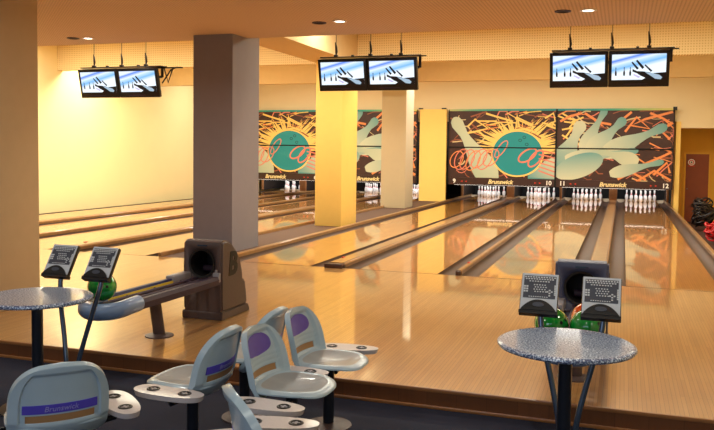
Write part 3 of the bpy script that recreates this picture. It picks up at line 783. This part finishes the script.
# ------------------------------------------------------------------ ball returns
HY = 6.41
def ball_return(x, label, hm):
    t = thing('ball_return', label, 'ball return', (x, HY, 0), 0, 'ball returns on the approach')
    w = .205
    prof = [(0.0, .075), (-.012, .40), (.0, .70), (.01, .722), (.04, .735), (.10, .735), (.20, .70), (.30, .62), (.37, .53), (.41, .42), (.425, .34), (.425, .33), (.47, .32), (.50, .20), (.52, .075)]
    bm = bmesh.new(); prism_in(bm, prof, -w, w, 'YZX'); bmesh.ops.recalc_face_normals(bm, faces=bm.faces)
    bmesh.ops.bevel(bm, geom=[e for e in bm.edges if all(abs(v.co.x) > w-1e-4 for v in e.verts) and abs(e.verts[0].co.x-e.verts[1].co.x) < 1e-4], offset=.018, segments=3, affect='EDGES')
    # raise the middle of the top a little for the arched brow
    for v in bm.verts:
        if v.co.z > .6: v.co.z += .022*(1-(v.co.x/w)**2)*(v.co.z-.6)/.13
    me = finish(bm, 35); h = ob('hood', me, t, hm)
    cut = ob('cutter', lathe([(0, -.1), (.125, -.1), (.125, .30), (0, .30)], 40), None, None, (x, HY+.05, .525), (R(-90), 0, 0))
    cut.location = (x, HY+.02, .525)
    bpy.context.view_layer.update()
    md = h.modifiers.new('cut', 'BOOLEAN'); md.operation = 'DIFFERENCE'; md.object = cut; md.solver = 'EXACT'
    dg = bpy.context.evaluated_depsgraph_get(); dg.update()
    new = D.meshes.new_from_object(h.evaluated_get(dg)); h.modifiers.clear(); h.data = new; D.objects.remove(cut)
    if not new.materials: new.materials.append(M[hm])
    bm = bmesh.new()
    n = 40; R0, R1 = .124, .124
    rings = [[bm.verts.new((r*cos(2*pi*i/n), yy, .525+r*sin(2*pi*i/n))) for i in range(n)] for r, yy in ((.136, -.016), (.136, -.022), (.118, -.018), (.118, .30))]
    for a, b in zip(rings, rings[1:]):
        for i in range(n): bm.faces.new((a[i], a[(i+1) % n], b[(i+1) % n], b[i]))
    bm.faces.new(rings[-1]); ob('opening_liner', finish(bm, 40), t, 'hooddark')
    # rollers inside
    bm = bmesh.new(); tube_in(bm, [(-.06, .14, .46), (.05, .14, .46)], .03, 12)
    ob('roller', finish(bm, 40), t, 'railmauve')
    prism('plinth', [(-.012, 0), (-.012, .06), (-.005, .075), (.52, .075), (.55, .02), (.55, 0)], -w-.006, w+.006, 'YZX', hm, t, bev=.006)
    lb = box('maker_label', -.05, .05, -.010, -.004, .685, .697, 'steelblue', t)
    bd = text('side_emblem', 'B', .30, 'hooddark', t, (w+.002, .20, .50), (R(90), 0, R(90)), shear=.15, bold=.012)
    # rails from the hood to the ball end
    y1 = -1.27
    def rail(name, xs, mk, z0=.385, z1=.39):
        bm = bmesh.new()
        poly = [(-.028, -.05), (.028, -.05), (.034, 0), (.02, .03), (-.02, .03), (-.034, 0)]
        A = [bm.verts.new((xs+a, -.0, z0+b)) for a, b in poly]; B = [bm.verts.new((xs+a, y1, z1+b)) for a, b in poly]
        for i in range(6): bm.faces.new((A[i], A[(i+1) % 6], B[(i+1) % 6], B[i]))
        bm.faces.new(A); bm.faces.new(B[::-1]); return ob(name, finish(bm), t, mk)
    rail('rail', .165, 'railmauve'); fr = rail('rail', -.165, 'railblue')
    bm = bmesh.new(); box_in(bm, -.137, -.128, y1+.02, -.09, .370, .398); ob('rail_stripe', finish(bm), fr, 'yellowstripe')
    bm = bmesh.new(); box_in(bm, -.215, -.115, -.30, .02, .355, .440, 0, .02); ob('rail_guide', finish(bm, 40), t, 'guide')
    bm = bmesh.new(); box_in(bm, .13, .2, -.05, -.012, .36, .45, 0, .01); tube_in(bm, [(.165, -.04, .45), (.165, -.04, .475)], .012, 8); ob('rail_clamp', finish(bm, 40), t, 'guide')
    # trough between the rails
    bm = bmesh.new()
    for sx in (-1, 1): tube_in(bm, [(sx*.05, 0, .385), (sx*.05, y1-.2, .395)], .014, 8)
    for yy in (-.2, -.6, -1.0): tube_in(bm, [(-.15, yy, .375), (.15, yy, .375)], .012, 8)
    ob('ball_track', finish(bm, 40), t, 'railmauve')
    # rounded U shaped end
    bm = bmesh.new(); pts = []
    for i in range(25):
        a = pi*i/24; pts.append((.165*cos(a), y1-.13-.18*sin(a), .385-.02*sin(a)))
    pts = [(.165, y1+.0, .39), (.167, y1-.06, .388)]+pts+[(-.167, y1-.06, .388), (-.165, y1+.0, .39)]
    tube_in(bm, pts, .060, 14, rz=.064); ob('end_bumper', finish(bm, 60), t, 'endcap')
    ob('end_cup', lathe([(0, .325), (.10, .33), (.15, .352), (.15, .34), (.10, .315), (0, .31)], 28), t, 'hooddark', (0, y1-.13, .03))
    bm = bmesh.new(); tube_in(bm, [(0, -.72, .012), (0, -.80, .355)], .036, 16, rz=.055); box_in(bm, -.15, .15, -.84, -.76, .33, .355)
    ob('leg', finish(bm, 40), t, 'hood')
    ob('leg_base', lathe([(0, 0), (.12, 0), (.12, .008), (.06, .02), (0, .022)], 28), t, 'hood', (0, -.72, 0))
    return t
ball_return(pairx(1), 'brown hooded ball return with blue and yellow rails, behind the left round table', 'hood')
ball_return(pairx(0), 'slate hooded ball return half hidden behind the right round table', 'hoodblue')
def ball(x, y, z, m_, label):
    me = D.meshes.new('mesh'); bm = bmesh.new(); bmesh.ops.create_uvsphere(bm, u_segments=40, v_segments=24, radius=.108); bm.to_mesh(me); bm.free()
    for p in me.polygons: p.use_smooth = True
    bm = bmesh.new(); bm.from_mesh(me)
    for ax, az in ((-.022, .0), (.022, .0), (0, -.04)):
        d = Vector((ax, -.1, .03+az)).normalized()
        for f in bmesh.ops.create_circle(bm, cap_ends=True, radius=.011, segments=14, matrix=Matrix.Translation(d*.1085) @ d.to_track_quat('Z', 'Y').to_matrix().to_4x4())['verts'][0].link_faces: f.material_index = 1
    bm.to_mesh(me); bm.free()
    o = ob('bowling_ball', me, None, [m_, 'matteblack'], (x, y, z)); o.rotation_euler = (random.uniform(-.4, .1), random.uniform(-.3, .3), 1); tag(o, label, 'bowling ball', 'balls on the ball returns')
ball(pairx(1)-.05, 4.99, .528, 'ballgreen', 'green marbled bowling ball behind the right console of the left table')
ball(pairx(0)-.115, 5.02, .513, 'ballgreen', 'green marbled bowling ball left of the other green one, right table')
ball(pairx(0)+.105, 5.02, .513, 'ballgreen', 'green marbled bowling ball below the right console of the right table')
ball(pairx(0)+.10, 5.24, .520, 'ballorange', 'orange red bowling ball peeping out behind a green one')

# ------------------------------------------------------------------ round tables with consoles
def console(t, x, y, z):
    """keypad console; the face looks to -y and up"""
    e = D.objects.new('keypad_console', None)
    bm = bmesh.new(); w, h, d = .107, .127, .034
    poly = [(-d, -h), (0, -h), (0, h), (-d, h)]
    box_in(bm, -w, w, 0, d, -h*.85, h, 0, .008)
    tilt = R(-32)
    T = Matrix.Translation((x, y, z)) @ Matrix.Rotation(tilt, 4, 'X')
    def place(name, bm_, m_, parent):
        bm_.transform(T); return ob(name, finish(bm_, 35), parent, m_)
    c = place('keypad_console', bm, 'black', t)
    bm = bmesh.new(); box_in(bm, -w+.004, w-.004, -.0025, .002, -h*.84, h-.004); place('face_plate', bm, 'silver', c)
    bm = bmesh.new(); prism_in(bm, [(-w-.001, -h), (w+.001, -h), (w+.002, -h*.84), (-w-.002, -h*.84)], -.010, d+.004, 'XZY'); place('console_base', bm, 'black', c)
    bm = bmesh.new()
    n = 20; arc = [(-(w-.008)+2*(w-.008)*i/n, -h*.84+.064*(1-abs(2*i/n-1)**2.0)**.9) for i in range(n+1)]
    prism_in(bm, arc, -.016, -.001, 'XZY'); place('console_hood', bm, 'black', c)
    bm = bmesh.new(); el = [(.032*cos(2*pi*i/20), -h*.58+.014*sin(2*pi*i/20)) for i in range(20)]; prism_in(bm, el, -.019, -.015, 'XZY'); place('track_pad', bm, 'keypad', c)
    bm = bmesh.new(); box_in(bm, -w+.016, w-.016, -.0045, .001, -.030, h-.018, 0)
    def key(a, b, ww=.005, hh=.0035): box_in(bm, a-ww, a+ww, -.0065, -.0044, b-hh, b+hh, 1)
    for i in range(12): key(-.083+i*.0151, .100)
    for i in range(11): key(-.078+i*.0151, .088)
    for i in range(8): key(-.056+i*.0151, .074, .0045, .003)
    for r in range(4):
        for i in range(5): key(-.030+i*.0151+(r % 2)*.006, .052-r*.014, .004, .003)
    for i in range(2):
        for r in range(3): key(-.084+i*.014, .040-r*.015, .0055, .005)
    for r in range(6): key(.088, .05-r*.011, .005, .004)
    for i in range(9): key(-.055+i*.0125, -.022, .004, .0022)
    for a, b in ((.046, .012), (.058, .003), (.070, .012), (.058, .021), (.058, -.012)): key(a, b, .005, .004)
    place('keypad', bm, ['keypad', 'keys'], c)
def round_table(x, label):
    t = thing('scoring_table', label, 'table', (x, 4.15, FZ), 0, 'round scoring tables'); z = .745
    r = .347
    ob('table_top', lathe([(0, z-.018), (r-.03, z-.018), (r-.012, z-.004), (r-.012, z), (0, z)], 72), t, 'table')
    ob('table_edge', lathe([(r-.02, z-.024), (r-.004, z-.026), (r+.004, z-.016), (r+.002, z-.006), (r-.012, z+.0015), (r-.020, z+.0006)], 72), t, 'tableedge')
    ob('post', lathe([(.036, .012), (.036, z-.018)], 20), t, 'darkpost')
    ob('base_plate', lathe([(0, 0), (.24, 0), (.24, .01), (.05, .03), (0, .03)], 40), t, 'darkpost')
    ob('top_plate', lathe([(0, z-.03), (.12, z-.03), (.12, z-.018), (0, z-.018)], 24), t, 'darkpost')
    for sx in (-1, 1):
        pts = spline([(sx*.035, .33, .0), (sx*.048, .34, .20), (sx*.09, .37, .40), (sx*.14, .40, .60), (sx*.168, .43, .74), (sx*.172, .445, .83)], 6)
        tube('console_stem', pts, .017, 'steelblue', t, 12)
        console(t, sx*.172-.012, .45, .91)
    return t
round_table(pairx(1)+.07, 'round speckled grey table with two keypad consoles, at the left edge by the tan column')
round_table(pairx(0)+.03, 'round speckled grey table with two keypad consoles, on the right')

# ------------------------------------------------------------------ seats
def sup(t, n):  # superellipse half width over 0..1
    v = 1-abs(2*t-1)**n
    return max(v, 0)**(1/n)
SEATZ = .435
def seat_meshes():
    # seat: local +x forward, t from rear(0) to front(1)
    def outline(s, t):
        # superellipse disc mapped from the square
        a = s; b = 2*t-1
        n = 3.0
        k = max(abs(a), abs(b)); 
        if k < 1e-6: return 0, 0
        l = (abs(a)**n+abs(b)**n)**(1/n); q = k/l
        return a*q, b*q
    def P(s, t, off):
        a, b = outline(s, t)
        rr = (abs(a)**3+abs(b)**3)**(1/3)
        wid = .225-.018*b
        x = .02+b*.215; y = a*wid
        rim = max(0, (rr-.80)/.20)
        dish = -.028*(1-min(rr/.82, 1)**2.2)
        drop = -.022*max(0, b-.55)**1*1.6
        if off == 0: z = dish+.0+drop-.012*rim**3
        else: z = -.030+drop*1.0-.010*(1-rr)+(.010*rim)
        return (x, y, z)
    seat = slab(36, 36, lambda s, t: P(s, t, 0), lambda s, t: P(s, t, 1), mi=lambda s, t: 1 if (lambda q: (abs(q[0])**3+abs(q[1])**3)**(1/3))(outline(s, t)) < .80 else 0)
    # back: sheet, t up
    HB = .372
    def B(s, t, front):
        n = 2.7
        w = .226*(max(0, 1-max(0, (t-.36)/.64)**n))**(1/n)
        w *= 1-.12*max(0, (.12-t)/.12)**2
        w *= (1-.10*(t < .3)*(1-t/.3)*0)
        y = s*w
        z = -.080+HB*t
        x = -.190-.035*t-.025*t*t+.075*abs(y/.222)**2.2*(1-.35*t)
        # bottom sweeps forward into the seat
        sweep = max(0, (.30-t)/.30)
        x += .055*sweep**2
        rim = 1 if (abs(s) > .80 or t > .895) else 0
        th = .036 if rim else .012
        if t < .24: th = .026
        ridge = .003*(1 if (int(t*40) % 3 == 0 and .36 < t < .54 and abs(s) < .78) else 0)
        nx = Vector((1, 0, .3)).normalized()
        o = (th/2+ridge) if front else -th/2
        return (x+nx.x*o, y, z+nx.z*o)
    back = slab(44, 40, lambda s, t: B(s, t, True), lambda s, t: B(s, t, False), keep=lambda s, t: not (abs(s) < .70 and .245 < t < .345))
    def patch(s0, s1, t0, t1, front, cutc, off=.0016, n=16):
        def F(s, t, d):
            ss = s0+(s1-s0)*(s+1)/2; tt = t0+(t1-t0)*t
            if cutc:   # D shape: round upper side
                mid = (s0+s1)/2; k = sup(t*.5+.0 if False else t, 2.6); ss = mid+(ss-mid)*max(k, .02)
            p = Vector(B(ss, tt, front)); sg = 1 if front else -1
            return tuple(p+Vector((.95*sg*d, 0, .28*sg*d)))
        return slab(n, n, lambda s, t: F(s, t, off+.001), lambda s, t: F(s, t, -.002))
    front_patch = patch(-.66, .66, .54, .875, True, True)
    rear_label = patch(-.74, .74, .375, .490, False, False)
    def SI(s, t, d):
        p = Vector(B(s*.715, .235+.12*t, True)); q = Vector(B(s*.715, .235+.12*t, False)); return tuple((p+q)/2+Vector((d, 0, 0)))
    slot = slab(16, 4, lambda s, t: SI(s, t, .002), lambda s, t: SI(s, t, -.002))
    return seat, back, front_patch, rear_label, B, slot
seat_me, back_me, fp_me, rl_me, BF, si_me = seat_meshes()
for me, ks in ((seat_me, ('shell', 'pan')), (back_me, ('shell',)), (fp_me, ('purple',)), (rl_me, ('violetlabel',)), (si_me, ('slotbrown',))):
    for k in ks: me.materials.append(M[k])
lab_me = text_mesh('Brunswick', .036, .0006, .2)
# bend the lettering onto the rear label
for v in lab_me.vertices:
    xx, yy, zz = v.co; s = -xx/.226; t = .432+yy/.372
    p = Vector(BF(s, t, False)); v.co = p+Vector((-.0045-zz, 0, -.001))
lab_me.materials.append(M['letter'])
logo_me = lathe([(0, 0), (.008, 0), (.008, .001), (0, .001)], 12); logo_me.materials.append(M['endcap'])
ped_me = lathe([(.034, .012), (.034, SEATZ-.045)], 18); ped_me.materials.append(M['darkpost'])
pb_me = lathe([(0, 0), (.145, 0), (.145, .008), (.06, .022), (0, .022)], 32); pb_me.materials.append(M['hood'])
bm = bmesh.new(); box_in(bm, -.15, .14, -.06, .06, SEATZ-.055, SEATZ-.032, 0, .006); box_in(bm, -.16, -.12, -.09, .09, SEATZ-.06, SEATZ-.02, 0, .006)
br_me = finish(bm, 35); br_me.materials.append(M['black'])
CG = 'moulded swivel seats around the tables'
def make_seat(x, y, ang, label):
    t = thing('swivel_chair', label, 'chair', (x, y, FZ), ang, CG)
    s = ob('seat', seat_me, t, None, (0, 0, SEATZ)); b = ob('backrest', back_me, t, None, (0, 0, SEATZ))
    ob('slot_insert', si_me, b)
    f_ = ob('purple_insert', fp_me, b); l = ob('rear_label', rl_me, b); ob('label_lettering', lab_me, b)
    ob('pedestal', ped_me, t); ob('base_plate', pb_me, t); ob('seat_bracket', br_me, t)
    return t
ch = make_seat(-1.71, 3.96, R(0), 'pale blue grey chair with purple insert, front one of the two facing right')
def seat(x, y, ang, label): return dup(ch, (x, y, FZ), ang, label)
seat(-1.70, 4.52, R(0), 'pale blue grey chair with purple insert facing right, nearest the wooden step')
seat(-2.29, 3.88, R(180), 'pale blue grey chair facing left, violet rear label showing, left of the purple insert chairs')
seat(-2.26, 4.47, R(180), 'chair mostly hidden behind the front purple insert chair, its back showing')
seat(-2.59, 3.09, R(138), 'chair at bottom left seen from behind, with slotted back and violet label')
seat(-1.33, 3.02, R(40), 'chair cut off by the bottom edge, seen along the edge of its back')

# cup trays
def tray_meshes():
    L, Wd = .215, .085
    def P(s, t, z, k=1.0):
        a = 2*pi*0
        n = 2.5; A, B_ = s, 2*t-1; kk = max(abs(A), abs(B_))
        if kk < 1e-6: q = 1
        else: q = kk/((abs(A)**n+abs(B_)**n)**(1/n))
        xx, yy = A*q, B_*q
        rr = (abs(xx)**n+abs(yy)**n)**(1/n)
        taper = 1-.12*xx
        return (xx*L*k, yy*Wd*taper*k, z)
    top = lambda s, t: P(s, t, 0)
    bm_me = slab(30, 14, lambda s, t: P(s, t, 0, .985), lambda s, t: P(s, t, -.028, .94))
    mid = None
    cup = lathe([(.026, .0008), (.027, .0045), (.033, .005), (.0365, .002), (.0365, -.001)], 28, cap=False)
    inner = lathe([(0, .0006), (.0265, .0006), (.0265, -.0002), (0, -.0002)], 28)
    return bm_me, cup, inner
tray_me, cup_me, cin_me = tray_meshes()
tray_me.materials.append(M['traytop']); cup_me.materials.append(M['black']); cin_me.materials.append(M['hooddark'])
bm = bmesh.new(); box_in(bm, -.018, .018, -.005, .005, .0006, .0035); box_in(bm, -.005, .005, -.018, .018, .0006, .0035)
cg_me = finish(bm); cg_me.materials.append(M['guide'])
TZ = .425
def tray(x, y, ang, px, py, label):
    t = thing('cup_tray', label, 'cup tray', (x, y, FZ+TZ-.0), ang, 'cup holder trays beside the seats')
    ob('tray_top', tray_me, t)
    for cx in (-.10, .10):
        c = ob('cup_holder', cup_me, t, None, (cx, 0, 0)); ob('cup_floor', cin_me, c); ob('cup_grip', cg_me, c)
    # arm to the neighbouring pedestal (local coordinates)
    d = Vector((px-x, py-y)); ca, sa = cos(-ang), sin(-ang); lx, ly = d.x*ca-d.y*sa, d.x*sa+d.y*ca
    tube('support_arm', [(0, 0, -.03), (lx*.08, ly*.08, -.075), (lx*.5, ly*.5, -.09), (lx*.86, ly*.86, -.095)], .016, 'darkpost', t, 8)
    return t
tray(-2.26, 3.585, R(-4), -2.28, 3.90, 'pinkish grey tray with two cup holders, in front of the chair facing left')
tray(-2.40, 3.345, R(-38), -2.59, 3.09, 'pinkish grey tray with two cup holders, right of the bottom left chair')
tray(-1.685, 3.575, R(-2), -1.70, 3.97, 'pinkish grey tray just in front of the front purple insert chair')
tray(-1.53, 3.35, R(14), -1.33, 3.02, 'pinkish grey tray lowest of the two beside the cut off chair')
tray(-1.695, 4.835, R(8), -1.67, 4.52, 'pinkish grey tray sticking out over the step behind the farthest chair')
tray(-1.80, 4.205, R(3), -1.70, 3.97, 'pinkish grey tray squeezed between the two chairs facing right')
tray(-2.88, 2.90, R(140), -2.66, 3.20, 'tray cut off by the left frame edge, beside the bottom left chair')
tray(-1.73, 3.07, R(42), -1.33, 3.02, 'tray cut off by the bottom edge, left of the edge-on chair back')

# ------------------------------------------------------------------ things in the sunken walkway at the far right
def coil(name, x, y, z, r, n, m_, label, h, seed):
    rnd = random.Random(seed); bm = bmesh.new()
    for k in range(n):
        ax = Euler((rnd.uniform(-.9, .9), rnd.uniform(-.9, .9), rnd.uniform(0, 6))).to_matrix()
        c = Vector((rnd.uniform(-.05, .05), rnd.uniform(-.05, .05), r+h*k/n)); rr = r*rnd.uniform(.7, 1.0)
        pts = []
        for i in range(20):
            a = 2*pi*i/20; p = c+ax @ Vector((rr*cos(a), rr*sin(a), .02*sin(3*a))); p.z = max(p.z, .02); pts.append(p)
        tube_in(bm, pts, .022, 7, closed=True)
    return tag(ob(name, finish(bm, 50), None, m_, (x, y, z)), label, 'hose')
coil('coiled_hose', 2.12, 23.4, -.47, .27, 34, 'darkhose', 'dark tangled coil heaped in front of the brown door', .50, 3)
coil('coiled_hose', 2.05, 20.0, -.47, .19, 10, 'redhose', 'red coil lying at the right frame edge beside the dark heap', .26, 5)
